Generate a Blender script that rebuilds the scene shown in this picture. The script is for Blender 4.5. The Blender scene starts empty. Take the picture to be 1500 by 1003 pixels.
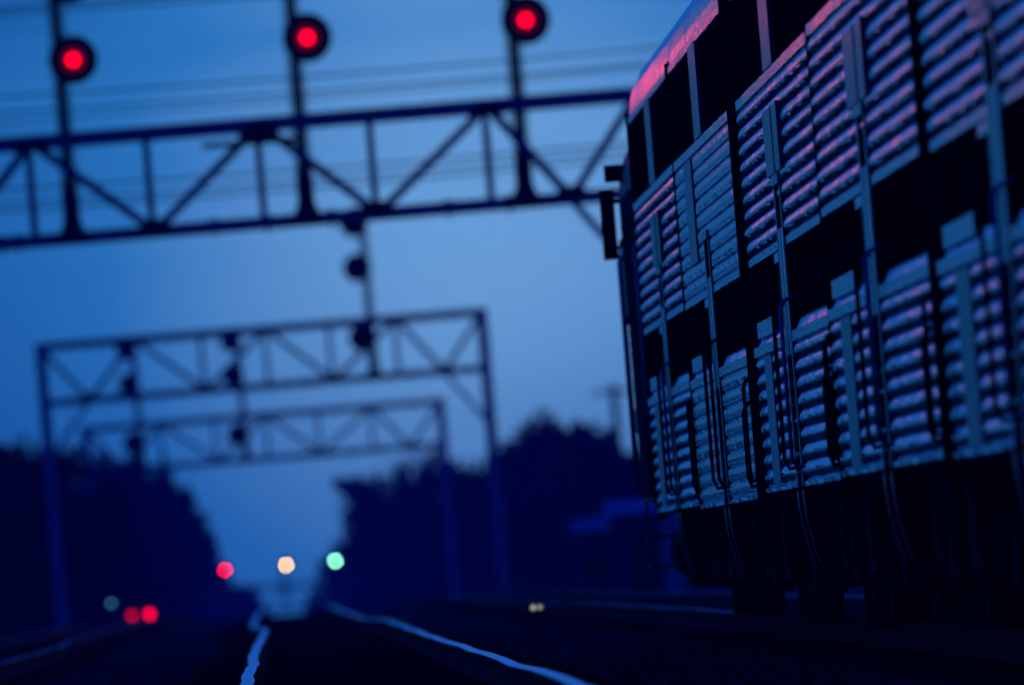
import bpy, bmesh, math, random
from mathutils import Vector, Matrix
random.seed(7)
R_ = math.radians
SC = bpy.context.scene
C = SC.collection

# ------------------------------------------------------------------ camera
# Very long telephoto close to the rails, rolled 4.6 degrees.  Rail tops are z = 0.
FPX = 46200.0                       # focal length in pixels of a 1500 px wide frame
CAMH = 0.54
TH = R_(4.6); CT, ST = math.cos(TH), math.sin(TH)
VPX, VPY = 430.0, 854.0             # where the track direction (+Y) vanishes in the frame
cam = bpy.data.cameras.new('camera')
co = bpy.data.objects.new('camera', cam); C.objects.link(co); SC.camera = co
cam.sensor_width = 36; cam.lens = FPX/1500*36
cam.clip_start = 1; cam.clip_end = 60000
fw = Vector(((VPX-750)/FPX, -(VPY-501.5)/FPX, -1)).normalized()
rt = Vector((CT, ST, 0)); rt = (rt - fw*rt.dot(fw)).normalized()
up = rt.cross(fw)
M = Matrix((rt, fw, up))            # rows: world x, y, z written in camera axes
co.matrix_world = Matrix.Translation((0, 0, CAMH)) @ M.to_4x4()
cam.dof.use_dof = True
cam.dof.focus_distance = 196
cam.dof.aperture_fstop = cam.lens/1000/0.114

# ------------------------------------------------------------------ world, sun, exposure
SC.view_settings.view_transform = 'Standard'
SC.view_settings.look = 'None'
SC.view_settings.exposure = 0
SC.view_settings.gamma = 1
W = bpy.data.worlds.new('World'); SC.world = W; W.use_nodes = True
nt = W.node_tree; N = nt.nodes; L = nt.links
for n in list(N): N.remove(n)
out = N.new('ShaderNodeOutputWorld')
SUN_EL, SUN_AZ = R_(1.5), R_(-14)
sky = N.new('ShaderNodeTexSky'); sky.sky_type = 'NISHITA'; sky.sun_disc = False
sky.sun_elevation = SUN_EL; sky.sun_rotation = SUN_AZ
tint = N.new('ShaderNodeMix'); tint.data_type = 'RGBA'; tint.blend_type = 'MULTIPLY'; tint.inputs[0].default_value = 1
L.new(sky.outputs[0], tint.inputs[6]); tint.inputs[7].default_value = (0.001, 0.036, 1.0, 1)
bg1 = N.new('ShaderNodeBackground'); L.new(tint.outputs[2], bg1.inputs[0]); bg1.inputs[1].default_value = 0.24
def mth(op, a, b=None, c=None):
    n = N.new('ShaderNodeMath'); n.operation = op
    for i, v in enumerate((a, b, c)):
        if v is None: continue
        if isinstance(v, (int, float)): n.inputs[i].default_value = v
        else: L.new(v, n.inputs[i])
    return n.outputs[0]
tc = N.new('ShaderNodeTexCoord'); sx = N.new('ShaderNodeSeparateXYZ'); L.new(tc.outputs['Generated'], sx.inputs[0])
X, Y, Z = sx.outputs
Yp = mth('MAXIMUM', Y, 0.05)
az = mth('DIVIDE', X, Yp); el = mth('DIVIDE', Z, Yp)
def gauss(v, c, w):
    d = mth('DIVIDE', mth('SUBTRACT', v, c), w); return mth('MULTIPLY', d, d)
wide = mth('EXPONENT', mth('MULTIPLY', mth('ADD', gauss(az, 0, 0.5), gauss(el, 0.0, 0.20)), -1))
wide = mth('MULTIPLY', wide, mth('GREATER_THAN', Y, 0.06))
nar = mth('EXPONENT', mth('MULTIPLY', mth('ADD', gauss(az, 0.0070, 0.0145), gauss(el, 0.0095, 0.0135)), -1))
cmb = N.new('ShaderNodeCombineXYZ')
L.new(mth('MULTIPLY', az, 50), cmb.inputs[0]); L.new(mth('MULTIPLY', el, 420), cmb.inputs[1])
noi = N.new('ShaderNodeTexNoise'); noi.inputs['Scale'].default_value = 1; noi.inputs['Detail'].default_value = 4
L.new(cmb.outputs[0], noi.inputs['Vector'])
streak = mth('MULTIPLY', mth('SUBTRACT', noi.outputs[0], 0.5), 0.6)
fade = mth('MINIMUM', mth('MAXIMUM', mth('DIVIDE', mth('SUBTRACT', el, 0.009), 0.008), 0), 1)
streak = mth('MULTIPLY', streak, fade)
mod = mth('MINIMUM', mth('ADD', mth('MAXIMUM', nar, 0.24), streak), 1)
ramp = N.new('ShaderNodeValToRGB'); L.new(mod, ramp.inputs[0])
cr = ramp.color_ramp
cr.elements[0].position = 0; cr.elements[0].color = (0.0, 0.040, 0.34, 1)
cr.elements[1].position = 1; cr.elements[1].color = (0.165, 0.375, 0.80, 1)
e = cr.elements.new(0.5); e.color = (0.022, 0.150, 0.56, 1)
bg2 = N.new('ShaderNodeBackground'); L.new(ramp.outputs[0], bg2.inputs[0]); L.new(wide, bg2.inputs[1])
add = N.new('ShaderNodeAddShader'); L.new(bg1.outputs[0], add.inputs[0]); L.new(bg2.outputs[0], add.inputs[1])
L.new(add.outputs[0], out.inputs[0])

sl = bpy.data.lights.new('dusk_sun', 'SUN'); sl.energy = 0.02; sl.angle = R_(8); sl.color = (1.0, 0.45, 0.5)
so = bpy.data.objects.new('dusk_sun', sl); C.objects.link(so)
sd = Vector((math.sin(SUN_AZ)*-1*math.cos(SUN_EL), math.cos(SUN_AZ)*math.cos(SUN_EL), math.sin(SUN_EL)))
so.rotation_euler = (-sd).to_track_quat('-Z', 'Y').to_euler()

# ------------------------------------------------------------------ materials
def mat(name, col, rough=0.6, metal=0.0, var=0.25, scale=6.0, bump=0.0, spec=0.5, stretch=(1, 1, 1)):
    m = bpy.data.materials.new(name); m.use_nodes = True
    nd, lk = m.node_tree.nodes, m.node_tree.links
    b = nd['Principled BSDF']
    b.inputs['Roughness'].default_value = rough; b.inputs['Metallic'].default_value = metal
    b.inputs['Specular IOR Level'].default_value = spec
    t = nd.new('ShaderNodeTexCoord'); mp = nd.new('ShaderNodeMapping'); mp.inputs['Scale'].default_value = stretch
    n = nd.new('ShaderNodeTexNoise'); n.inputs['Scale'].default_value = scale; n.inputs['Detail'].default_value = 5
    lk.new(t.outputs['Object'], mp.inputs[0]); lk.new(mp.outputs[0], n.inputs['Vector'])
    r = nd.new('ShaderNodeValToRGB'); lk.new(n.outputs[0], r.inputs[0])
    r.color_ramp.elements[0].position = 0.3; r.color_ramp.elements[1].position = 0.7
    r.color_ramp.elements[0].color = tuple(c*(1-var) for c in col)+(1,)
    r.color_ramp.elements[1].color = tuple(min(1, c*(1+var)) for c in col)+(1,)
    lk.new(r.outputs[0], b.inputs['Base Color'])
    if metal > 0.5:
        mr = nd.new('ShaderNodeMapRange'); lk.new(n.outputs[0], mr.inputs[0])
        mr.inputs[3].default_value = rough*0.7; mr.inputs[4].default_value = rough*1.3
        lk.new(mr.outputs[0], b.inputs['Roughness'])
    if bump:
        bp = nd.new('ShaderNodeBump'); bp.inputs['Strength'].default_value = 1; bp.inputs['Distance'].default_value = bump
        lk.new(n.outputs[0], bp.inputs['Height']); lk.new(bp.outputs[0], b.inputs['Normal'])
    return m
def glow(name, col, s):
    m = bpy.data.materials.new(name); m.use_nodes = True
    b = m.node_tree.nodes['Principled BSDF']
    b.inputs['Base Color'].default_value = (0.02, 0.02, 0.02, 1)
    b.inputs['Emission Color'].default_value = col+(1,); b.inputs['Emission Strength'].default_value = s
    return m
MT = dict(
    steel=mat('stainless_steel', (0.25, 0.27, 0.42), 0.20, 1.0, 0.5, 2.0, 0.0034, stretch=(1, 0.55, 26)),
    plate=mat('brushed_plate', (0.12, 0.135, 0.22), 0.30, 1.0, 0.3, 2.0, 0.0012, stretch=(1, 1.0, 5)),
    roofm=mat('stainless_roof', (0.26, 0.29, 0.38), 0.27, 1.0, 0.6, 2.0, 0.0045, stretch=(12, 0.5, 20)),
    rubber=mat('black_rubber', (0.012, 0.012, 0.014), 0.9, 0, 0.3, 8, spec=0.0),
    glass=mat('dark_glass', (0.008, 0.009, 0.012), 0.12, 0, 0.2, 3),
    under=mat('grimy_underframe', (0.020, 0.019, 0.018), 0.9, 0, 0.4, 5, spec=0.1),
    grab=mat('dark_handrail', (0.012, 0.012, 0.014), 0.8, 0.0, 0.2, 9, spec=0.1),
    trim=mat('bright_trim', (0.30, 0.33, 0.42), 0.3, 1.0, 0.1, 6),
    loco=mat('locomotive_paint', (0.035, 0.045, 0.07), 0.5, 0, 0.3, 2.5),
    locob=mat('locomotive_stripe', (0.18, 0.19, 0.21), 0.45, 0.2, 0.2, 2.5),
    bridge=mat('galvanised_lattice', (0.42, 0.44, 0.48), 0.75, 0.0, 0.35, 4),
    postm=mat('aluminium_painted_post', (0.62, 0.64, 0.68), 0.7, 0.0, 0.2, 3),
    mastm=mat('dark_mast_paint', (0.035, 0.037, 0.042), 0.7, 0, 0.3, 6),
    black=mat('signal_black', (0.012, 0.012, 0.013), 0.85, 0, 0.2, 6, spec=0.2),
    dullrail=mat('dull_railhead', (0.10, 0.095, 0.09), 0.40, 1.0, 0.3, 1.5),
    rail=mat('polished_railhead', (0.62, 0.64, 0.68), 0.16, 1.0, 0.12, 1.5, 0.0),
    railside=mat('rusty_rail_web', (0.035, 0.024, 0.018), 0.9, 0, 0.4, 9, spec=0.1),
    ballast=mat('dirty_ballast', (0.030, 0.029, 0.028), 0.95, 0, 0.8, 5.0, 0.08, spec=0.1),
    ground=mat('cinder_ground', (0.022, 0.023, 0.021), 0.97, 0, 0.5, 0.6, 0.05, spec=0.05),
    stone=mat('ballast_stone', (0.11, 0.105, 0.10), 0.9, 0, 0.7, 9, spec=0.1),
    tie=mat('creosoted_tie', (0.020, 0.017, 0.015), 0.9, 0, 0.4, 5, spec=0.1),
    leaf=mat('leaves', (0.030, 0.045, 0.028), 0.85, 0, 0.5, 0.8, spec=0.1),
    bark=mat('bark', (0.035, 0.028, 0.022), 0.9, 0, 0.4, 4, 0.02, spec=0.1),
    wood=mat('weathered_pole_wood', (0.06, 0.05, 0.042), 0.9, 0, 0.3, 5, spec=0.1),
    wall=mat('shed_wall', (0.17, 0.18, 0.20), 0.8, 0, 0.2, 2),
    shroof=mat('shed_roof_sheet', (0.75, 0.77, 0.8), 0.45, 0.3, 0.15, 3),
    wire=mat('wire_sheath', (0.02, 0.02, 0.02), 0.8, 0, 0.1, 5),
    concrete=mat('concrete_footing', (0.16, 0.16, 0.15), 0.9, 0, 0.25, 5),
)

# ------------------------------------------------------------------ mesh helpers
class MB:
    def __init__(s): s.v = []; s.f = []
    def add(s, vs, fs):
        o = len(s.v); s.v += [tuple(v) for v in vs]; s.f += [tuple(i+o for i in f) for f in fs]; return s
    def box(s, x0, x1, y0, y1, z0, z1):
        vs = [(x, y, z) for x in (x0, x1) for y in (y0, y1) for z in (z0, z1)]
        return s.add(vs, [(0, 1, 3, 2), (4, 6, 7, 5), (0, 4, 5, 1), (2, 3, 7, 6), (0, 2, 6, 4), (1, 5, 7, 3)])
    def bar(s, a, b, w, d):
        """rectangular bar from a to b lying in the xz plane: w across, d along y"""
        a, b = Vector(a), Vector(b); t = (b-a).normalized()
        q = Vector((0, 1, 0)); n = t.cross(q).normalized()
        vs = []
        for p in (a, b):
            for i in (-1, 1):
                for j in (-1, 1): vs.append(p + n*w/2*i + q*d/2*j)
        return s.add(vs, [(0, 1, 3, 2), (4, 6, 7, 5), (0, 4, 5, 1), (2, 3, 7, 6), (0, 2, 6, 4), (1, 5, 7, 3)])
    def tube(s, pts, r, k=8, caps=True):
        pts = [Vector(p) for p in pts]; rs = r if isinstance(r, (list, tuple)) else [r]*len(pts)
        vs = []; fs = []
        ref = None
        for i, p in enumerate(pts):
            t = (pts[min(i+1, len(pts)-1)] - pts[max(i-1, 0)]).normalized()
            if ref is None: ref = Vector((1, 0, 0)) if abs(t.x) < 0.9 else Vector((0, 1, 0))
            u = (ref - t*ref.dot(t)).normalized(); w = t.cross(u); ref = u
            for j in range(k):
                a = 2*math.pi*j/k; vs.append(p + (u*math.cos(a)+w*math.sin(a))*rs[i])
        for i in range(len(pts)-1):
            for j in range(k):
                a = i*k+j; b = i*k+(j+1) % k; fs.append((a, b, b+k, a+k))
        if caps:
            fs.append(tuple(range(k))[::-1]); fs.append(tuple((len(pts)-1)*k+j for j in range(k)))
        return s.add(vs, fs)
    def disc_y(s, cx, cy, cz, r, t, k=28):
        """solid disc, axis along y"""
        return s.tube([(cx, cy, cz), (cx, cy+t, cz)], r, k)
    def build(s, name, m, parent=None, smooth=False):
        me = bpy.data.meshes.new(name); me.from_pydata(s.v, [], s.f); me.update()
        me.materials.append(m)
        bm = bmesh.new(); bm.from_mesh(me); bmesh.ops.recalc_face_normals(bm, faces=bm.faces); bm.to_mesh(me); bm.free()
        if smooth:
            for p in me.polygons: p.use_smooth = True
            try: me.set_sharp_from_angle(angle=R_(38))
            except Exception: pass
        o = bpy.data.objects.new(name, me); C.objects.link(o)
        if parent: o.parent = parent
        return o
def tag(o, label=None, cat=None, group=None, kind=None):
    if label: o['label'] = label
    if cat: o['category'] = cat
    if group: o['group'] = group
    if kind: o['kind'] = kind
    return o
def empty(name, loc, rz=0):
    o = bpy.data.objects.new(name, None); C.objects.link(o); o.location = loc; o.rotation_euler = (0, 0, rz); return o
def copy_tree(o, parent=None):
    c = o.copy(); C.objects.link(c); c.parent = parent
    for ch in list(o.children): copy_tree(ch, c)
    return c
def lerp_table(tab, v):
    if v <= tab[0][0]: return tab[0][1]
    for (a, p), (b, q) in zip(tab, tab[1:]):
        if v <= b:
            t = (v-a)/(b-a); t = t*t*(3-2*t); return p+(q-p)*t
    return tab[-1][1]
def spot(px, py, y):
    """x, z in metres of a point seen at photo pixel px, py when it stands y metres down the line"""
    s = FPX/y; dx, dy = px-VPX, py-VPY
    return (dx*CT - dy*ST)/s, (-dx*ST - dy*CT)/s + CAMH

# ------------------------------------------------------------------ terrain and tracks
PROF = [(0, 0), (700, 0), (983, -0.22), (1283, -1.30), (2310, -8.26), (3300, -13.5)]
def gz(y):                                   # rail level along the line
    if y < 700: return 0.0
    for (a, p), (b, q) in zip(PROF, PROF[1:]):
        if y <= b: return p+(q-p)*(y-a)/(b-a)
    return PROF[-1][1]
SH = [(60, 0.50), (137, 0.47), (204, 0.43), (275, 0.38), (385, 0.37), (440, 0.13), (500, 0.10), (560, 0.04), (760, 0.0), (2400, -0.9), (3300, -3)]
def cx(y): return lerp_table(SH, y)          # centre line of the middle track
ys = [-60, 0]+[20*i for i in range(1, 60)]+[1200+60*i for i in range(1, 36)]
mb = MB(); xs = [-420, -160, -60, -20, -9, -6.6, 7.4, 10, 20, 60, 160, 420]
zz = [-0.9, -0.9, -0.9, -0.9, -0.85, -0.5, -0.5, -0.75, -0.8, -0.8, -0.9, -0.9]
vs = [(x, y, gz(y)+z) for y in ys for x, z in zip(xs, zz)]
n = len(xs)
mb.add(vs, [(j*n+i, j*n+i+1, (j+1)*n+i+1, (j+1)*n+i) for j in range(len(ys)-1) for i in range(n-1)])
tag(mb.build('ground', MT['ground'], smooth=True), kind='structure')
# ballast bed: a shouldered ribbon under each track, with the ties bedded in it
mb = MB(); ty = MB()
rng = random.Random(3)
TR = {'left': -4.05, 'middle': 0.0, 'right': 4.07}
def trx(k, y):
    if k == 'right' and y < 300: return 4.50
    if k == 'right': return cx(y)+4.10 + (0.03 if y < 300 else 0)
    return cx(y)+TR[k]
by = [i*3.0 for i in range(-10, 500)]+[1500+20*i for i in range(1, 90)]
prof = [(-6.9, -0.5), (-6.0, -0.23), (-2.6, -0.22), (-2.05, -0.33), (-1.4, -0.22), (1.4, -0.22), (2.05, -0.33), (2.6, -0.22), (6.1, -0.23), (7.2, -0.5)]
vs = []
for y in by:
    for k, (x, z) in enumerate(prof):
        vs.append((x+cx(y)+rng.uniform(-.05, .05), y, gz(y)+z+rng.uniform(-.02, .02)))
n = len(prof)
mb.add(vs, [(j*n+i, j*n+i+1, (j+1)*n+i+1, (j+1)*n+i) for j in range(len(by)-1) for i in range(n-1)])
tag(mb.build('ballast_bed', MT['ballast']), kind='structure')
for k in TR:
    y = 60.0
    while y < 700:
        x = trx(k, y); z = gz(y)-0.165+rng.uniform(-.01, .01)
        ty.box(x-1.3, x+1.3, y, y+0.22, z-0.12, z); y += 0.56
tag(ty.build('track_ties', MT['tie']), kind='structure')
RP = [(-.07, -.16), (.07, -.16), (.07, -.145), (.012, -.12), (.012, -.045), (.038, -.035), (.038, -.006), (.028, 0), (-.028, 0), (-.038, -.006), (-.038, -.035), (-.012, -.045), (-.012, -.12), (-.07, -.145)]
def make_rail(k, side, label, y0=-20, y1=2600):
    yy = []; y = y0
    while y < y1: yy.append(y); y += 2.0 if y < 800 else 20.0
    mb = MB(); n = len(RP); vs = []
    rg = random.Random(hash((len(k), side)) % 1000)
    ph = rg.uniform(0, 6)
    for y in yy:
        wob = 0.006*math.sin(y/7.3+ph)+0.004*math.sin(y/3.1+2*ph)
        x = trx(k, y)+side*0.755+wob
        for px, pz in RP: vs.append((x+px, y, gz(y)+pz+0.004*math.sin(y/5.7+ph)))
    fs = [(j*n+i, j*n+(i+1) % n, (j+1)*n+(i+1) % n, (j+1)*n+i) for j in range(len(yy)-1) for i in range(n)]
    mb.add(vs, fs)
    o = mb.build('rail', MT['railside'])
    o.data.materials.append(MT['rail' if k == 'middle' else 'dullrail'])
    for i, p in enumerate(o.data.polygons):
        if i % n in (6, 7, 8): p.material_index = 1
    tag(o, label, 'rail', 'steel rails of the three tracks')
make_rail('left', -1, 'faint steel rail farthest to the left, outer rail of the left track')
make_rail('left', 1, 'faint steel rail of the left track, next to the middle track')
make_rail('middle', -1, 'short bright blue rail left of the dark middle trackbed')
make_rail('middle', 1, 'long kinked bright rail running down to the right from the far gap')
make_rail('right', -1, 'dim steel rail nearest the train side, under its left wheels')
make_rail('right', 1, 'dim steel rail on the far side under the train wheels')

# ------------------------------------------------------------------ signal heads and masts
RED, YEL, GRN = (1.0, 0.0, 0.012), (1.0, 0.60, 0.24), (0.26, 1.0, 0.60)
lensmats = {}
def lens_mat(kind, s):
    if (kind, s) not in lensmats:
        lensmats[(kind, s)] = glow('lens_and_halo_glow', kind, s) if kind else mat('dark_lens', (0.01, 0.01, 0.01), 0.7)
    return lensmats[(kind, s)]
def make_mast(x, y, z, heads, off, label, group, color=None, strength=6, beam=0, lower=0.15):
    """heads: list of (height above foot, lit?)"""
    top = max(h for h, _ in heads)+0.45
    t = empty('signal_mast', (x, y, z)); tag(t, label, 'railway signal', group)
    p = MB().tube([(0, 0, 0), (0, 0, 1.0), (0, 0, top)], [0.17, 0.10, 0.085], 10)
    p.build('pole', MT['mastm'], t, True)
    MB().tube([(0, 0, top), (0, 0, top+0.10), (0, 0, top+0.16)], [0.075, 0.06, 0.01], 10).build('pole_cap', MT['mastm'], t, True)
    b = MB().box(-0.36, 0.36, -0.3, 0.3, -0.14, 0.0); b.tube([(-.2, 0, 0), (0, 0, .5)], .03, 6); b.tube([(.2, 0, 0), (0, 0, .5)], .03, 6)
    b.build('base_bracket', MT['mastm'], t)
    ld = MB()
    for sx_ in (-0.14, 0.14): ld.tube([(sx_, 0.30, 0), (sx_, 0.30, top-0.3)], 0.014, 6)
    k = 0.25
    while k < top-0.35: ld.tube([(-0.14, 0.30, k), (0.14, 0.30, k)], 0.010, 5); k += 0.3
    ld.build('ladder', MT['mastm'], t)
    for h, lit in heads:
        hd = MB().disc_y(off, -0.27, h, 0.44, 0.015, 36)
        hd.box(off-0.13, off+0.13, -0.25, 0.02, h-0.18, h+0.16)
        hd.box(min(0, off), max(0, off), -0.06, 0.0, h-0.04, h+0.04)
        hd.box(-0.09, 0.09, -0.10, 0.10, h-0.26, h-0.20)
        ho = hd.build('signal_head', MT['black'], t)
        v = MB(); K = 14                       # the hood over the lens
        vs = []; fs = []
        for rr in (0.125, 0.14):
            for yy in (-0.275, -0.52):
                for i in range(K+1):
                    a = R_(-20)+math.pi*1.222*i/K
                    vs.append((off+rr*math.cos(a), yy if i not in (0, K) else max(yy, -0.36), h+rr*math.sin(a)))
        q = K+1
        for i in range(K):
            fs += [(i, i+1, q+i+1, q+i), (2*q+i, 3*q+i, 3*q+i+1, 2*q+i+1), (q+i, q+i+1, 3*q+i+1, 3*q+i)]
        v.add(vs, fs); v.build('hood', MT['black'], ho, True)
        ln = MB().disc_y(off, -0.30, h, 0.105, 0.028, 28)
        lo_ = ln.build('lens', lens_mat(color if lit else None, strength if lit else 0), ho)
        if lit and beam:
            halo = MB(); K = 28  # red glow halo round the lens, put in as a weakly emitting ring
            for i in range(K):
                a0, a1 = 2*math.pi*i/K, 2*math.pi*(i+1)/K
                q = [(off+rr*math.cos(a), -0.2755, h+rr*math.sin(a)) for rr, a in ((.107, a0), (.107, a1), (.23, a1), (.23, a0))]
                halo.add(q, [(0, 1, 2, 3)])
            halo.build('lens_halo', lens_mat(color, 0.07), ho)
        if lit and beam:
            la = bpy.data.lights.new('signal_beam', 'SPOT'); la.energy = beam; la.color = (1, 0.03, 0.05)
            la.spot_size = R_(1.35); la.spot_blend = 0.8; la.shadow_soft_size = 0.1
            lo = bpy.data.objects.new('signal_beam', la); C.objects.link(lo); lo.parent = ho
            lo.location = (off, -0.56, h)
            d = Vector((3.8, 205, 5.3)) - Vector((x, y, z+h)); lo.rotation_euler = d.to_track_quat('-Z', 'Y').to_euler()
    return t

# ------------------------------------------------------------------ signal bridges
ZB, ZT = 7.0, 8.74
NODES = [(-7.0, 't'), (-5.6, 'b'), (-4.05, 't'), (-1.95, 'b'), (0.05, 't'), (2.05, 'b'), (4.12, 't'), (5.5, 'b'), (6.8, 't')]
def make_bridge():
    t = empty('signal_bridge', (0, 0, 0)); m = MT['bridge']
    D = 0.5
    for zc, nm, w in ((ZT, 'top_chord', 0.26), (ZB, 'bottom_chord', 0.20)):
        b = MB()
        for yy in (-D, D): b.bar((-7.0, yy, zc), (6.8, yy, zc), w, 0.10)
        x = -6.5
        while x < 6.6: b.box(x-.04, x+.04, -D+.05, D-.05, zc-.04, zc+.04); x += 1.0
        if nm == 'bottom_chord':               # cable tray and its clips hang under the chord
            b.box(-6.8, 6.6, -0.2, 0.2, zc-0.13, zc-0.09)
        else:
            b.box(-6.9, 6.7, -0.25, 0.25, zc+0.107, zc+0.135)
        b.build(nm, m, t)
    for (xa, ka), (xb, kb) in zip(NODES, NODES[1:]):
        b = MB(); za = ZT if ka == 't' else ZB; zb = ZT if kb == 't' else ZB
        for yy in (-D+.01, D-.01): b.bar((xa, yy, za), (xb, yy, zb), 0.15, 0.07)
        for q in (.18, .5, .82):
            xm, zm = xa+(xb-xa)*q, za+(zb-za)*q; b.box(xm-.03, xm+.03, -D+.03, D-.03, zm-.03, zm+.03)
        b.build('diagonal', m, t)
    for x, k in NODES[2:7]:
        b = MB()
        for yy in (-D+.02, D-.02): b.bar((x-0.05, yy, ZB+.08), (x-0.05, yy, ZT-.1), 0.13, 0.06)
        for zm in (ZB+.3, (ZB+ZT)/2, ZT-.35): b.box(x-.08, x-.02, -D+.04, D-.04, zm-.03, zm+.03)
        b.build('vertical_member', m, t)
    for x, k in NODES[1:-1]:
        b = MB(); zc = ZT-0.07 if k == 't' else ZB+0.05
        for yy in (-D-.06, D+.05):
            w = 0.36
            b.add([(x-w, yy, zc-.08), (x+w, yy, zc-.08), (x+w*.55, yy, zc+.16 if k == 'b' else zc+.1), (x-w*.55, yy, zc+.16 if k == 'b' else zc+.1),
                   (x-w, yy+.012, zc-.08), (x+w, yy+.012, zc-.08), (x+w*.55, yy+.012, zc+.16 if k == 'b' else zc+.1), (x-w*.55, yy+.012, zc+.16 if k == 'b' else zc+.1)],
                  [(0, 1, 2, 3), (7, 6, 5, 4), (0, 4, 5, 1), (1, 5, 6, 2), (2, 6, 7, 3), (3, 7, 4, 0)])
        b.box(x-.05, x+.05, -D-.05, D+.05, zc-.03, zc+.03); b.build('gusset_plate', MT['mastm'], t)
    for x, s in ((-7.0, 1), (6.8, -1)):
        b = MB()
        for yy in (-D, D):
            b.box(x-.17, x+.17, yy-.09, yy+.09, -0.35, ZT+.13)
        z = 0.2
        flip = 1
        while z < ZT-.5:
            b.add([(x-.02, -D*flip, z), (x+.02, -D*flip, z), (x+.02, -D*flip, z+.06), (x-.02, -D*flip, z+.06),
                   (x-.02, D*flip, z+.7), (x+.02, D*flip, z+.7), (x+.02, D*flip, z+.76), (x-.02, D*flip, z+.76)],
                  [(0, 1, 2, 3), (7, 6, 5, 4), (0, 4, 5, 1), (1, 5, 6, 2), (2, 6, 7, 3), (3, 7, 4, 0)])
            z += .7; flip = -flip
        po = b.build('post', MT['postm'], t)
        MB().box(x-.4, x+.4, -.85, .85, -.75, -.35).build('footing', MT['concrete'], po)
        kb = MB(); xb = -5.6 if s > 0 else 5.5
        for yy in (-D+.03, D-.03): kb.bar((xb, yy, ZB-.05), (x+s*.1, yy, 5.35), 0.12, 0.06)
        xm = (xb+x+s*.1)/2; zm = (ZB-.05+5.35)/2; kb.box(xm-.03, xm+.03, -D+.05, D-.05, zm-.03, zm+.03)
        kb.build('knee_brace', m, t)
    for x in (-6.2, -5.9, -4.7, -4.4, -2.9, -0.9, 0.05, 1.2, 1.6, 3.3, 4.4):
        if x in (-2.9,): continue
        b = MB().box(x-.09, x+.09, -.42, -.2, ZB-.08, ZB+.13); b.tube([(x, -.31, ZB-.08), (x, -.31, ZB-.2)], .025, 6)
        b.build('junction_box', MT['black'], t)
    return t
b1 = make_bridge(); b1.location = (0, 563, 0)
tag(b1, 'large steel lattice truss bridge nearest the camera, carrying the three big red lights', 'signal bridge', 'lattice signal bridges over the tracks')
b2 = copy_tree(b1); b2.location = (-0.28, 983, -0.25)
tag(b2, 'middle lattice truss bridge with both posts in view, second from the camera', 'signal bridge')
b3 = copy_tree(b1); b3.location = (-0.6, 1283, -1.30)
b3.scale = (1.05, 1, 1)
tag(b3, 'smaller faint lattice truss bridge seen under the middle one, third from the camera', 'signal bridge')
b4 = copy_tree(b1); b4.location = (-0.7, 2312, -8.26)
tag(b4, 'tiny hazy truss bridge in the far gap, carrying the red, amber and green lights', 'signal bridge')
BEAM = 1700
pf = MB().box(-1.0, 0.75, -.8, -.57, ZT-.36, ZT-.26); pf.box(-.1, .1, -.57, -.52, ZT-.36, ZT); pf.box(-.35, .35, -.8, -.57, ZT-.26, ZT-.12)
pf.build('work_platform', MT['mastm'], b1)
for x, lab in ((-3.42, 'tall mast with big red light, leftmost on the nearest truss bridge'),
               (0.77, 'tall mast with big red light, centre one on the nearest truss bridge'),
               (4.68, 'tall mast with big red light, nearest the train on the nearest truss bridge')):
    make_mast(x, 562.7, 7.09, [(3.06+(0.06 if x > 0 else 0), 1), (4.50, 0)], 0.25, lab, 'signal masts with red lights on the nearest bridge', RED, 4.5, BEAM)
make_mast(3.03, 982.7, 6.84, [(1.15, 0), (3.33, 0), (4.72, 0)], -0.27, 'tall unlit mast with three dark discs rising between the nearest and middle bridges', 'unlit signal masts')
make_mast(-1.50, 1282.7, 5.79, [(0.95, 0), (3.35, 0), (4.75, 0)], -0.27, 'unlit mast with three dark discs on the third bridge, left of centre', 'unlit signal masts')
make_mast(-5.75, 1282.7, 5.79, [(0.95, 0), (3.35, 0), (4.75, 0)], -0.27, 'unlit three-disc mast at the left end of the third bridge, rising from the trees', 'unlit signal masts')
for x, c, lab in ((-5.15, RED, 'small distant mast with glowing red light at the edge of the left trees'),
                  (-0.65, YEL, 'small distant mast with glowing amber light in the gap between the trees'),
                  (2.95, GRN, 'small distant mast with glowing green light beside the right trees')):
    make_mast(x, 2311.7, -8.26+7.09, [(3.10, 1)], 0.22, lab, 'distant signal masts with coloured lights', c, {RED: 42, YEL: 48, GRN: 48}[c])

# ------------------------------------------------------------------ overhead utility wires and poles
def pole_thing(x, y, z0, h, label, arms=1, group=None):
    t = empty('utility_pole', (x, y, z0)); tag(t, label, 'utility pole', group)
    MB().tube([(0, 0, 0), (0, 0, h)], [0.22, 0.17], 12).build('shaft', MT['wood'], t, True)
    for i in range(arms):
        z = h-0.35-0.75*i
        a = MB().box(-1.0, 1.0, -0.30, -0.17, z-.08, z+.08).build('crossarm', MT['wood'], t)
        for q in (-.9, -.45, .45, .9):
            MB().tube([(q, -.13, z+.06), (q, -.13, z+.12), (q, -.13, z+.2)], [.02, .05, .035], 8).build('insulator', MT['mastm'], a)
    return t
WY = 616
hs = [12.2, 10.12, 9.98, 8.62, 8.25, 10.42, 8.40, 12.05]
pole_thing(-24, WY+.13, -0.9, 13.2, 'tall wooden pole left of the picture holding the wires', 2, 'utility poles of the crossing line')
pole_thing(26, WY+.13, -0.9, 13.2, 'tall wooden pole right of the picture holding the wires', 2, 'utility poles of the crossing line')
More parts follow.
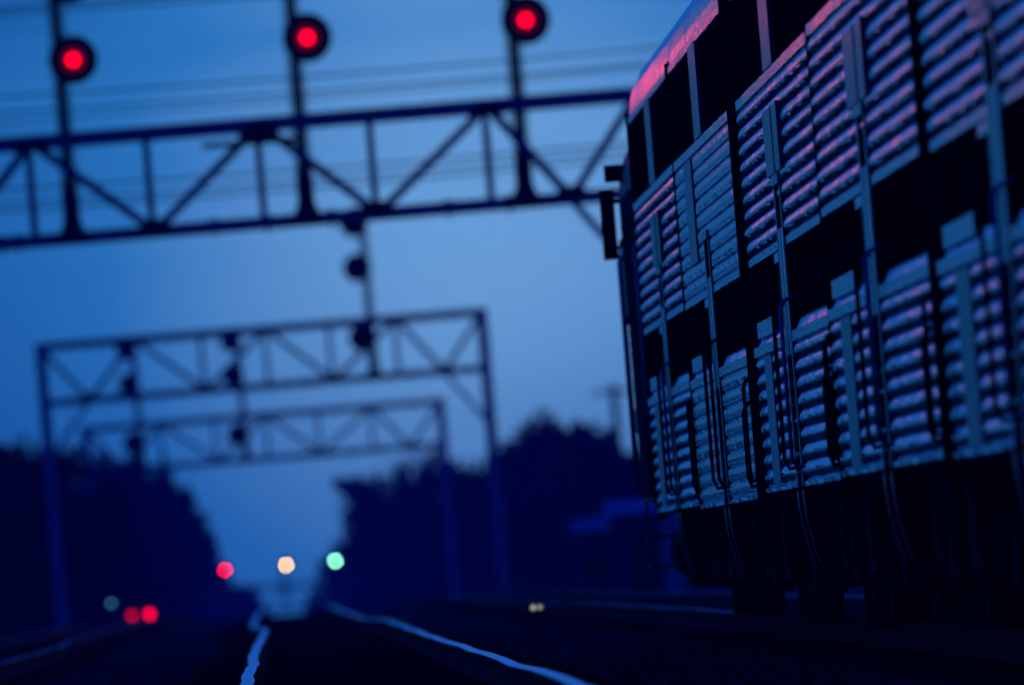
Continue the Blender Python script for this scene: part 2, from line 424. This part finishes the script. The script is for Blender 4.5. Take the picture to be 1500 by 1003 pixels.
names = ['topmost thin wire just under the upper edge of the picture', 'thin wire crossing behind the signal masts, second from the top',
         'thin wire crossing just below the red lights above the truss', 'thin wire crossing behind the upper half of the nearest truss',
         'lowest thin wire crossing just above the nearest truss lower chord', 'faint thin wire highest of the bundle below the red lights',
         'thin wire between the two others behind the nearest truss', 'thin wire just below the topmost one at the upper edge']
for i, h in enumerate(hs):
    pts = [(-24+50*k/24, WY, h+0.02*(k/24*50-24)*(-0.3 if i % 2 else 0.2)+0.9*((k/12-1)**2)-.05) for k in range(25)]
    tag(MB().tube(pts, 0.021 if i != 2 else 0.014, 6).build('overhead_wire', MT['wire'], smooth=True), names[i], 'wire', 'overhead wires crossing the tracks')
x, z = spot(898, 563, 1540)
pole_thing(x, 1540, gz(1540)-0.9, z-gz(1540)+0.9, 'hazy utility pole with crossarm between the right trees and the train', 1)

# ------------------------------------------------------------------ gallery cars
CARL = 25.9
FH = 0.10
def flutes(z0, z1, x, kind, d):
    """points (x offset, z) from z0 up to z1"""
    n_ = max(1, round((z1-z0)/FH)); h = (z1-z0)/n_; pts = []
    for i in range(n_):
        if kind == 'round':
            for q in range(8):
                t = q/8; pts.append((x - d*(math.sin(math.pi*t)**0.75 if t > 0 else 0), z0+h*(i+t)))
        else:
            for t, o in ((0, 0), (0.10, 1), (0.5, 1.15), (0.86, 1), (0.93, 0)): pts.append((x-d*o, z0+h*(i+t)))
    pts.append((x, z1)); return pts
def body_section(kind):
    HW = 1.505
    d = 0.022 if kind == 'round' else 0.016
    p = [(-1.30, 0.84), (-HW+.03, 0.84), (-HW+.01, 0.855), (-HW-.020, 0.86), (-HW-.020, 0.885), (-HW, 0.895), (-HW, 0.90)]
    p += flutes(0.90, 1.68, -HW, kind, d)
    p += [(-HW-.024, 1.69), (-HW-.024, 1.75), (-HW, 1.755), (-HW+.045, 1.85), (-HW+.045, 2.22), (-HW, 2.235), (-HW-.018, 2.245), (-HW-.018, 2.29), (-HW, 2.30)]
    p += flutes(2.30, 3.20, -HW, kind, d)
    p += [(-HW-.022, 3.21), (-HW-.022, 3.27), (-HW+.045, 3.30), (-HW+.045, 3.86), (-HW-.012, 3.89), (-HW-.012, 3.94)]
    # shoulders and roof
    for i in range(17):
        a = math.pi*i/32
        p.append((-1.50+0.0 - 0*i + 1.50*(1-math.cos(a)), 3.96+0.80*math.sin(a)**0.9 - (0.028 if i % 2 else 0)))
    right = [(-x, z) for x, z in reversed(p[:-1])]
    return p+right
def extrude(name, sec, y0, y1, m, parent, segs=1, dent=0.0):
    mb = MB(); n_ = len(sec); vs = []; rg = random.Random(n_)
    for j in range(segs+1):
        y = y0+(y1-y0)*j/segs
        jx = [rg.gauss(0, dent)+rg.choice((0, 0, 0, 1))*rg.gauss(0, dent) for _ in range(n_//4+1)]; jj = rg.gauss(0, dent*.8)
        vs += [(x+(jx[i//4]+jj), y, z+jx[(i//8) % len(jx)]*.8) for i, (x, z) in enumerate(sec)]
    fs = [(j*n_+i, j*n_+(i+1) % n_, (j+1)*n_+(i+1) % n_, (j+1)*n_+i) for j in range(segs) for i in range(n_)]
    fs += [tuple(range(n_))[::-1], tuple(segs*n_+i for i in range(n_))]
    mb.add(vs, fs); return mb.build(name, m, parent)
def wheelset(t, y, yy):
    """truck centred at y with two axles"""
    tr = MB()
    for s in (-1, 1):
        tr.box(s*1.08-.07, s*1.08+.07, y-1.75, y+1.75, 0.42, 0.62)
        tr.box(s*1.08-.10, s*1.08+.10, y-.45, y+.45, 0.25, 0.48)
        for a in (-1.25, 1.25): tr.box(s*1.1-.10, s*1.1+.10, y+a-.2, y+a+.2, 0.30, 0.60)
    tr.box(-1.0, 1.0, y-.25, y+.25, 0.45, 0.75)
    o = tr.build('truck_frame', MT['under'], t)
    for a in (-1.25, 1.25):
        for s in (-1, 1):
            w = MB().tube([(s*.70, y+a, .46), (s*.84, y+a, .46)], .46, 24); w.tube([(s*.66, y+a, .46), (s*.70, y+a, .46)], .485, 24)
            w.build('wheel', MT['under'], o)
        MB().tube([(-.66, y+a, .46), (.66, y+a, .46)], .08, 8).build('axle', MT['under'], o)
def grab(t, y, z0, z1, out_=0.10, r=0.012, x=-1.505, m='grab', name='handrail', bend=0.05):
    pts = [(x+.01, y, z0), (x-out_*.7, y, z0-.01), (x-out_, y, z0+.05), (x-out_, y, z1-bend), (x-out_*.75, y, z1-.01), (x-.02, y, z1+.01), (x+.01, y, z1+.01)]
    MB().tube(pts, r, 8).build(name, MT[m], t, True)
def make_car(kind, label):
    t = empty('passenger_car', (0, 0, 0)); tag(t, label, 'train car', 'coupled cars of the train')
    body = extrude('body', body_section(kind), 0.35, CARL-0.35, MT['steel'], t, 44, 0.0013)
    HW = 1.505
    # window rows: dark recessed glass in black rubber frames with steel pillars between
    for z0, z1, row in ((1.85, 2.22, 0), (3.30, 3.86, 1)):
        yy = [0.9+i*1.66 for i in range(0, 7)] + [14.0+.45+i*1.66 for i in range(0, 7)]
        for i, y in enumerate(yy):
            if row == 1 and i in (0, 13): continue
            for s in (-1,):
                fr = MB(); xa, xb = -HW-.010, -HW+.046
                w = 1.36; g = .05
                fr.box(xa, xb, y, y+w, z0-.012, z0+g*.6); fr.box(xa, xb, y, y+w, z1-g*.6, z1+.012)
                fr.box(xa, xb, y, y+g, z0+g*.6, z1-g*.6); fr.box(xa, xb, y+w-g, y+w, z0+g*.6, z1-g*.6)
                f = fr.build('window', MT['rubber'], t)
                MB().box(-HW+.028, -HW+.044, y+g, y+w-g, z0+g*.6, z1-g*.6).build('pane', MT['glass'], f)
            if i not in (6, 13):
                pl = MB().box(-HW-.004, -HW+.046, y+1.36, y+1.66, z0-.01, z1+.01)
                pl.build('window_pillar', MT['plate'] if (i*7+row*3) % 3 == 0 else MT['rubber'], t)
    MB().box(-HW-.030, -HW+.02, 11.35, 14.35, 3.275, 3.885).build('centre_panel', MT['plate'], t)
    MB().box(-HW-.012, -HW+.03, 18.6, 24.6, 1.80, 1.895).build('sill_panel', MT['steel'], t)
    MB().box(-HW-.012, -HW+.03, 14.0, 16.6, 2.18, 2.235).build('header_panel', MT['steel'], t)
    # smooth sheet panels set over the fluting
    if kind == 'round':
        MB().box(-HW-.026, -HW, 19.6, 22.2, 0.905, 1.675).build('smooth_panel', MT['plate'], t)
        p = MB().box(-HW-.034, -HW, 10.4, 15.6, 2.67, 3.05); p.box(-HW-.044, -HW-.0345, 10.4, 10.6, 2.67, 3.05); p.box(-HW-.041, -HW-.0345, 12.6, 12.75, 2.67, 3.05)
        p.build('sign_panel', MT['plate'], t)
    else:
        MB().box(-HW-.03, -HW, 17.0, 20.2, 2.50, 3.19).build('smooth_panel', MT['plate'], t)
    # centre door pocket: two leaves, bright jambs, steps below
    for y in (12.15, 12.98):
        d = MB().box(-HW-.0225, -HW+.02, y, y+.8, 0.86, 2.60).build('door', MT['rubber'], t)
        MB().box(-HW-.028, -HW-.0245, y+.15, y+.65, 1.62, 2.35).build('pane', MT['glass'], d)
    for y in (12.0, 13.82):
        jb = MB().box(-HW-.022, -HW+.05, y, y+.11, 0.84, 2.60).build('door_jamb', MT['rubber'], t)
        MB().box(-HW-.030, -HW-.0225, y-.08, y+.16, 0.86, 2.59).build('jamb_strip', MT['trim'], jb)
    MB().box(-HW-.038, -HW, 12.0, 13.93, 2.602, 2.66).build('door_header', MT['trim'], t)
    st = MB()
    for y in (12.0, 13.82):
        for a in range(6):
            z1 = 0.84-.09*a; x = -HW-.02+.011*a*a*.35
            st.box(x, x+.10, y, y+.09, z1-.09, z1)
    st.box(-HW+.08, -HW+.11, 12.09, 13.82, .34, .84)
    so_ = st.build('step_well', MT['under'], t)
    for y in (12.0, 13.82):
        e_ = MB(); vv = []
        for a in range(9):
            z = 0.84-.06*a; x = -HW-.026+.0011*a*a*1.2
            vv += [(x, y-.1, z), (x, y+.2, z), (x-.006, y-.1, z), (x-.006, y+.2, z)]
        ff = [(0, 1, 3, 2), (32, 34, 35, 33)]
        for a in range(8):
            q = 4*a; ff += [(q, q+4, q+5, q+1), (q+2, q+3, q+7, q+6), (q, q+2, q+6, q+4), (q+1, q+5, q+7, q+3)]
        e_.add(vv, ff); e_.build('edge_strip', MT['trim'], so_)
    for q, z in enumerate((0.40, 0.62)):
        MB().box(-HW+.01-.03*q, -HW+.08, 12.091, 13.819, z-.03, z).build('step', MT['under'], so_)
    grab(t, 11.65, 0.98, 1.93, 0.085, m='trim' if kind == 'round' else 'grab'); grab(t, 14.2, 0.98, 1.93, 0.085)
    grab(t, 0.75, 0.98, 1.60, 0.055, 0.012); grab(t, 1.15, 0.95, 1.45, 0.06, 0.014)
    grab(t, CARL-.75, 0.98, 1.62, 0.06, 0.012); grab(t, CARL-1.2, 0.92, 1.40, 0.05, 0.011)
    # end posts, diaphragm, coupler
    for y in (0.30, CARL-.42):
        MB().box(-HW-.028, -HW+.05, y, y+.12, 0.80, 3.97).build('corner_post', MT['rubber'], t)
    for y0, y1 in ((0.0, .35), (CARL-.35, CARL-.003)):
        b = MB().box(-.62, .62, y0+.003, y1, 1.15, 3.35); b.box(-1.30, 1.30, min(y0+.1, y1-.15), y1-.02 if y0 > 1 else y1, 1.2, 3.9) if False else None
        b.build('diaphragm', MT['rubber'], t)
        MB().box(-.14, .14, y0, y1, .78, 1.04).build('coupler', MT['under'], t)
    # under-floor gear
    sil = MB().box(-.5, .5, .8, CARL-.8, .62, .82); sil.build('centre_sill', MT['under'], t)
    for y0, y1, z0, x0 in ((5.2, 7.6, .34, -1.28), (8.0, 9.3, .42, -1.22), (9.6, 11.6, .30, -1.30), (14.6, 16.4, .36, -1.26), (16.8, 19.6, .40, -1.30)):
        b = MB().box(x0, -.55, y0, y1, z0, .80); b.box(x0-.02, x0, y0+.1, y0+.6, z0+.08, .7); b.build('equipment_box', MT['under'], t)
        MB().box(.55, -x0, y0, y1, z0, .80).build('equipment_box', MT['under'], t)
    wheelset(t, 3.1, 0); wheelset(t, CARL-3.1, 0)
    # rooftop details
    for y in (4.5, 9.0, 17.0, 21.5):
        b = MB().box(-.45, .45, y-.35, y+.35, 4.72, 4.86); b.box(-.36, .36, y-.27, y+.27, 4.86, 4.90); b.build('roof_vent', MT['roofm'], t)
    return t
J0 = 116.7                                    # y of the nearest car joint in view; joints then every 25.9 m
TX = 4.50
carA = make_car('round', 'silver fluted two-level car at the right edge of the picture, largest and most blurred')
protoB = make_car('flat', 'silver two-level car with flat narrow-grooved siding beyond the tall dark gap')
cars = [(carA, 0, 0.000, 0.0, 0.0, None)]
labs = {1: 'silver fluted two-level car with the second set of steps from the right edge',
        2: 'silver fluted two-level car just nearer than the tall dark full-height gap',
        4: 'silver fluted two-level car coupled behind the dark locomotive, smallest of the fluted cars'}
offs = {0: (0.055, 0.0012, 0), 1: (0.0, 0.0012, 0.01), 2: (-0.015, 0.0011, 0.0), 3: (-0.085, 0.0014, -0.03), 4: (-0.085, 0.0010, 0.0)}
def place(o, k):
    dx, yaw, dz = offs[k]
    o.location = (TX+dx+yaw*13, J0+CARL*k, dz); o.rotation_euler = (0, 0, yaw)
place(carA, 0); place(protoB, 3)
for k in (1, 2, 4):
    c_ = copy_tree(carA); c_['label'] = labs[k]; place(c_, k)

# ------------------------------------------------------------------ locomotive
def make_loco():
    t = empty('locomotive', (0, 0, 0)); tag(t, 'dark diesel locomotive with mirror at the far head of the silver train', 'locomotive')
    HW = 1.50; Ln = 17.0
    p = [(-1.2, 0.95), (-HW, 0.98), (-HW, 3.50)]
    for i in range(1, 9):
        a = math.pi/2*i/8; p.append((-HW+0.85*(1-math.cos(a)), 3.50+0.85*math.sin(a)))
    p += [(-.3, 4.42)]
    sec = p+[(-x, z) for x, z in reversed(p)]
    extrude('body', sec, 0.5, Ln-1.2, MT['loco'], t)
    nose = [(x*.94, z if z < 3.2 else 3.2+(z-3.2)*.55) for x, z in sec]
    extrude('nose', nose, Ln-1.2, Ln-.2, MT['loco'], t)
    MB().box(-HW-.012, -HW-.001, 1.0, Ln-1.4, 1.55, 1.75).build('side_stripe', MT['locob'], t)
    for y in (1.2, 3.4, 5.6, 7.8, 10.0):
        g = MB().box(-HW-.03, -HW-.001, y, y+1.7, 2.1, 3.3)
        for i in range(12): g.box(-HW-.05, -HW-.031, y+.05, y+1.65, 2.15+.095*i, 2.19+.095*i)
        g.build('louvre_panel', MT['under'], t)
        MB().box(-HW-.045, -HW, y+1.85, y+1.93, 1.0, 3.45).build('body_rib', MT['locob'], t)
    d = MB().box(-HW-.02, -HW-.001, 12.3, 13.0, 1.15, 3.1).build('cab_door', MT['loco'], t)
    MB().box(-HW-.03, -HW-.021, 12.4, 12.9, 2.3, 3.0).build('pane', MT['glass'], d)
    for y in (13.3, 14.4):
        w = MB().box(-HW-.03, -HW-.001, y, y+.9, 2.45, 3.15).build('cab_window', MT['rubber'], t)
        MB().box(-HW-.034, -HW-.031, y+.07, y+.83, 2.52, 3.08).build('pane', MT['glass'], w)
    for y in (12.1, 13.15, 1.0, 0.7): grab(t, y, 1.1, 3.0, .07, .018, -HW, m='trim')
    mi = MB().box(-HW-.19, -HW-.07, 13.15, 13.20, 2.98, 3.56)
    mi.tube([(-HW, 13.2, 3.45), (-HW-.13, 13.2, 3.45)], .015, 6); mi.tube([(-HW, 13.2, 3.08), (-HW-.13, 13.2, 3.08)], .015, 6)
    mi.build('mirror', MT['black'], t)
    mk = MB().box(-HW-.13, -HW+.06, 13.4, 13.6, 3.62, 3.76); mk.tube([(-HW-.05, 13.3, 3.69), (-HW-.05, 13.42, 3.69)], .07, 12)
    mk.build('marker_lamp', MT['black'], t)
    ft = MB().box(-1.25, 1.25, 5.5, 10.5, .30, .95); ft.tube([(-1.1, 5.5, .55), (-1.1, 10.5, .55)], .28, 12); ft.build('fuel_tank', MT['under'], t)
    MB().box(-.6, .6, .2, Ln-.4, .8, .97).build('frame_sill', MT['under'], t)
    st = MB()
    for z in (.45, .7): st.box(-HW-.02, -HW+.2, 12.3, 13.0, z-.03, z)
    st.box(-HW-.02, -HW, 12.25, 12.3, .42, .98); st.box(-HW-.02, -HW, 13.0, 13.05, .42, .98); st.build('cab_steps', MT['locob'], t)
    fn = MB()
    for y in (3, 5.5): fn.tube([(0, y, 4.42), (0, y, 4.62)], .55, 20)
    fn.build('roof_fan', MT['under'], t)
    wheelset(t, 2.9, 0); wheelset(t, 13.4, 0)
    return t
lc = make_loco(); lc.location = (TX-0.05, J0+CARL*5+.1, 0)

# ------------------------------------------------------------------ low lamps by the track
def low_lamp(x, y, zlens, colors, sep, r, strength, label, cat, g0, em):
    t = empty('dwarf_signal', (x, y, g0)); tag(t, label, cat)
    h = zlens-g0
    b = MB().box(-.03, .03, -.05, .05, -.1, h-.001); b.box(-.05-sep/2, .05+sep/2, -.1, .1, h-r*1.9, h-r*1.62); b.build('stand', MT['mastm'], t)
    for i, (ox, s_) in enumerate(colors):
        hd = MB().box(ox-r*1.5, ox+r*1.5, -.12, .12, h-r*1.6, h+r*1.6).build('lamp_housing', MT['black'], t)
        MB().disc_y(ox, -.15, h, r, .029, 20).build('lens', glow('low_lens', em, s_), hd)
x, z = spot(206, 900, 1120)
low_lamp(x, 1120, z, [(-.30, 2.2), (.32, 6)], .7, .11, 10, 'low double red light glowing at the foot of the left trees', 'signal lamp', gz(1120)-.3, (1.0, 0.0, 0.03))
x, z = spot(163, 883, 1000)
low_lamp(x, 1000, z, [(0, 1.6)], .0, .06, 10, 'tiny dim blue light just left of the low double red light', 'signal lamp', gz(1000)-.5, (0.10, 0.5, 1.0))
x, z = spot(785, 889, 282)
low_lamp(x, 282, z, [(-.025, .42), (.035, .28)], .06, .026, 10, 'small whitish lamp low in the ballast between the middle track and the train', 'signal lamp', -.25, (0.75, 0.80, 0.72))
# bungalows
def shed(px, py, y, w, h, d, label):
    x, z = spot(px, py, y); g = gz(y)-.8
    t = empty('equipment_shed', (x, y, g)); tag(t, label, 'shed', 'trackside equipment sheds'); H = z-g
    MB().box(-w/2, w/2, 0, d, 0, H-.25).build('wall', MT['wall'], t)
    r = MB().add([(-w/2-.15, -.2, H-.25), (w/2+.15, -.2, H-.25), (w/2+.15, d+.2, H-.25), (-w/2-.15, d+.2, H-.25), (-w/2-.1, -.15, H-.13), (w/2+.1, -.15, H-.13), (w/2+.1, d/2, H+.1), (-w/2-.1, d/2, H+.1), (w/2+.1, d+.15, H-.13), (-w/2-.1, d+.15, H-.13)],
                 [(0, 1, 5, 4), (4, 5, 6, 7), (7, 6, 8, 9), (9, 8, 2, 3), (0, 4, 7, 9, 3), (1, 2, 8, 6, 5), (0, 3, 2, 1)])
    r.build('roof', MT['shroof'], t)
    dr = MB().box(-.35, .35, -.03, -.001, .05, H-.6).build('door', MT['mastm'], t)
    MB().box(.2, .28, -.06, -.031, H*.4, H*.4+.1).build('handle', MT['trim'], dr)
shed(871, 764, 860, 1.0, 2, 1.6, 'small dark trackside shed with pale roof, left and lower of the two')
shed(938, 737, 760, 1.5, 2.4, 2.4, 'larger trackside shed with pale roof, next to the end of the train')

# fence posts at lower left
for i, (px, y) in enumerate(((20, 1010), (52, 1010), (84, 1010), (-12, 1010), (-44, 1010))):
    x, z = spot(px, 866, y); z = 0.42
    b = MB().box(-.07, .07, -.07, .07, 0, z-gz(y)+.85); q = z-gz(y)+.85
    b.add([(-.07, -.07, q), (.07, -.07, q), (.07, .07, q), (-.07, .07, q), (0, 0, q+.09)], [(0, 1, 4), (1, 2, 4), (2, 3, 4), (3, 0, 4)])
    o = b.build('fence_post', MT['wood']); o.location = (x, y, gz(y)-.85)
    lb = ['pale post at the lower left foot of the trees, second from the bridge post', 'pale post at the lower left, middle one of three in view', 'pale post nearest the foot of the middle bridge left post',
          'fence post just beyond the left edge of the picture', 'fence post farthest left, beyond the edge of the picture'][i]
    tag(o, lb, 'fence post', 'posts at the foot of the left trees')

# ------------------------------------------------------------------ trees
def tree_proto(seed, leaves=9500, spread=1.0):
    """unit tree: 1 m tall, crown radius about 0.36"""
    rg = random.Random(seed)
    t = empty('tree', (0, 0, 0))
    tr = MB(); tr.tube([(0, 0, 0), (.01, 0, .25), (-.01, .01, .55), (.01, 0, .9)], [.03, .022, .014, .003], 8)
    cl = []
    for i in range(16):
        a = rg.uniform(0, 6.28); zb = rg.uniform(.16, .7); rr = rg.uniform(.15, .40)*spread*(1 if zb < .55 else .75)
        e_ = (rr*math.cos(a), rr*math.sin(a), zb+rg.uniform(.05, .2))
        tr.tube([(0, 0, zb), (e_[0]*.5, e_[1]*.5, zb+.04), e_], [.012, .008, .003], 5)
        cl.append((e_, rg.uniform(.075, .14)))
    tr.build('trunk', MT['bark'], t)
    for i in range(44):
        z = rg.uniform(.08, .90); prof_ = math.sin(math.pi*min(1, (z+.12)/1.12))**.6
        a = rg.uniform(0, 6.28); rr = .30*spread*prof_*math.sqrt(rg.uniform(0, 1))
        cl.append(((rr*math.cos(a), rr*math.sin(a), z), rg.uniform(.07, .12)))
    lf = MB(); per = leaves//len(cl)
    for c_, r_ in cl:
        for i in range(per):
            v = Vector((rg.gauss(0, 1), rg.gauss(0, 1), rg.gauss(0, 1))).normalized()*r_*rg.uniform(.3, 1.1)
            v.z *= .8
            p_ = Vector(c_)+v
            if p_.z < .02: continue
            s_ = rg.uniform(.015, .033)
            u = Vector((rg.uniform(-1, 1), rg.uniform(-1, 1), rg.uniform(-1, 1))).normalized()
            w = u.orthogonal().normalized()
            lf.add([p_-u*s_, p_+w*s_*.6, p_+u*s_, p_-w*s_*.6], [(0, 1, 2, 3)])
    me = bpy.data.meshes.new('crown'); me.from_pydata(lf.v, [], lf.f); me.materials.append(MT['leaf'])
    o = bpy.data.objects.new('crown', me); C.objects.link(o); o.parent = t
    return t
protos = [tree_proto(i+11, spread=(1, 1.15, .9, 1.05)[i]) for i in range(4)]
TREES = [  # px centre, px top, distance, crown width in px
    (-640, 600, 1100, 230), (-500, 585, 1080, 230), (-370, 600, 1100, 220), (-250, 590, 1080, 220), (-150, 610, 1060, 200), (-62, 622, 1040, 190),
    (18, 634, 1060, 150), (86, 650, 1200, 130), (140, 652, 1420, 120), (192, 650, 1800, 110), (236, 664, 2250, 105), (258, 712, 2550, 90),
    (282, 762, 2700, 80), (304, 800, 2800, 70), (330, 838, 2900, 66), (358, 850, 3000, 60),
    (546, 690, 2450, 92), (590, 655, 2300, 110), (645, 650, 2150, 110), (560, 740, 2650, 120), (528, 790, 2750, 90), (505, 826, 2900, 64), (470, 852, 3050, 60),
    (695, 668, 2000, 110), (742, 665, 1850, 100), (782, 604, 1650, 110), (824, 590, 1650, 140), (866, 616, 1600, 120), (915, 645, 1550, 110), (965, 640, 1500, 120), (1040, 630, 1500, 150), (1130, 610, 1500, 170), (1250, 600, 1480, 190), (1380, 600, 1480, 200), (1520, 590, 1480, 210), (1680, 590, 1480, 220)]
LAB = {0: 'dark leafy tree far outside the left edge of the picture'}
side_n = {'l': 0, 'r': 0}
desc = {6: 'dark tree filling the left edge of the picture behind the middle bridge post', 7: 'dark tree just right of the middle bridge left post',
        8: 'dark tree behind the left post of the third bridge', 9: 'rounded tree top under the leftmost unlit mast of the third bridge', 10: 'tree whose top touches the third bridge truss at left',
        11: 'tree at the upper right shoulder of the left tree mass', 12: 'tree on the slanting right edge of the left trees, halfway down', 13: 'low tree on the slanting edge just above the distant red light',
        14: 'low hazy tree directly behind the distant red light', 15: 'lowest hazy tree at the far end of the left row, by the gap',
        16: 'tree with a branch clump sticking out left over the gap', 17: 'tree under the right half of the third bridge truss', 18: 'tree directly behind the right post of the third bridge',
        19: 'tree low on the right of the gap behind the jutting one', 20: 'tree above and right of the distant green light', 21: 'low hazy tree directly behind the distant green light',
        22: 'smallest hazy bush-like tree at the right foot of the gap', 23: 'dark tree between the third bridge right post and the middle bridge right post', 24: 'dark tree behind the right post of the middle bridge',
        25: 'left shoulder of the tallest tree pair right of the middle bridge', 26: 'tallest rounded tree between the middle bridge and the train', 27: 'tree sloping down right of the tallest rounded tree',
        28: 'tree behind the hazy utility pole', 29: 'tree partly hidden behind the locomotive', 30: 'tree hidden behind the first cars of the train', 31: 'tree hidden behind the middle of the train', 32: 'tree hidden behind the near half of the train', 33: 'tree hidden behind the nearest car of the train', 34: 'tree just past the right edge of the picture', 35: 'tree well past the right edge of the picture'}
names_out = ['farthest outside', 'fifth outside', 'fourth outside', 'third outside', 'second outside', 'first outside']
for i, (px, py, y, wpx) in enumerate(TREES):
    o = protos[i % 4] if i < 4 else copy_tree(protos[i % 4])
    x, ztop = spot(px, py, y); g = gz(y)-0.9; h = ztop-g
    # crown centre is leaned by the camera roll only in the picture: re-evaluate x at mid height
    x = spot(px, (py+860)/2, y)[0] if True else x
    wm = wpx*y/FPX
    o.location = (x, y, g); o.scale = (wm/.54, wm/.54, h*1.0); o.rotation_euler = (0, 0, i*1.7)
    tag(o, desc.get(i, 'dark leafy tree, %s the left edge of the picture' % names_out[min(i, 5)]), 'tree', 'trees lining the far tracks')
    if i == 16:                                  # a limb of this tree juts out over the gap
        o.rotation_euler = (0, 0, 0); rg = random.Random(5); b = MB(); pts = []
        for (qx, qy, rad) in ((530, 722, 14), (516, 716, 14), (503, 712, 9), (494, 708, 6), (522, 708, 10)):
            bx, bz = spot(qx, qy, y); pts.append(((bx-x)/o.scale.x, 0, (bz-g)/o.scale.z))
            rx_, rz_ = rad*y/FPX/o.scale.x, rad*y/FPX/o.scale.z
            for _ in range(260):
                v = Vector((rg.gauss(0, 1), rg.gauss(0, 1), rg.gauss(0, 1))).normalized()*rg.uniform(.2, 1)
                c0 = Vector((pts[-1][0]+v.x*rx_, v.y*rx_, pts[-1][2]+v.z*rz_))
                u = Vector((rg.uniform(-1, 1), rg.uniform(-1, 1), rg.uniform(-1, 1))).normalized()*.022; w = u.orthogonal()
                b.add([c0-u, c0+w*.6, c0+u, c0-w*.6], [(0, 1, 2, 3)])
        b.tube([(0, 0, pts[0][2]-.05), pts[0], pts[2]], [.012, .008, .003], 5)
        b.build('branch', MT['leaf'], o)

# loose stones on the ballast in the foreground
rg = random.Random(21); b = MB()
for _ in range(9000):
    y = 125+rg.random()**1.6*260; x = rg.uniform(-2.6, 6.6)
    if abs(x-cx(y)) < 0.7 and rg.random() < .6: continue
    if abs(abs(x-cx(y))-.755) < .1: continue
    s_ = rg.uniform(.015, .045); z = -.22+rg.uniform(-.01, .02)
    b.add([(x+s_*rg.uniform(.5, 1.2)*a_, y+s_*rg.uniform(.5, 1.2)*b_, z+s_*rg.uniform(.3, 1)*c_) for a_, b_, c_ in ((1, 0, 0), (-1, 0, 0), (0, 1, 0), (0, -1, 0), (0, 0, 1), (0, 0, -1))],
          [(0, 2, 4), (2, 1, 4), (1, 3, 4), (3, 0, 4), (2, 0, 5), (1, 2, 5), (3, 1, 5), (0, 3, 5)])
tag(b.build('ballast_stones', MT['stone']), kind='stuff')

# ------------------------------------------------------------------ evening haze
hz = MB().box(-440, 440, -75, 3360, -16.0, 17.0).build('haze', MT['wire'])
tag(hz, kind='stuff')
hm = bpy.data.materials.new('haze_air'); hm.use_nodes = True
hn, hl = hm.node_tree.nodes, hm.node_tree.links
hn.remove(hn['Principled BSDF'])
pv = hn.new('ShaderNodeVolumePrincipled'); pv.inputs['Density'].default_value = 0.00014
pv.inputs['Color'].default_value = (0.03, 0.16, 1.0, 1); pv.inputs['Anisotropy'].default_value = 0.75
hl.new(pv.outputs[0], hn['Material Output'].inputs['Volume'])
hz.data.materials.clear(); hz.data.materials.append(hm)
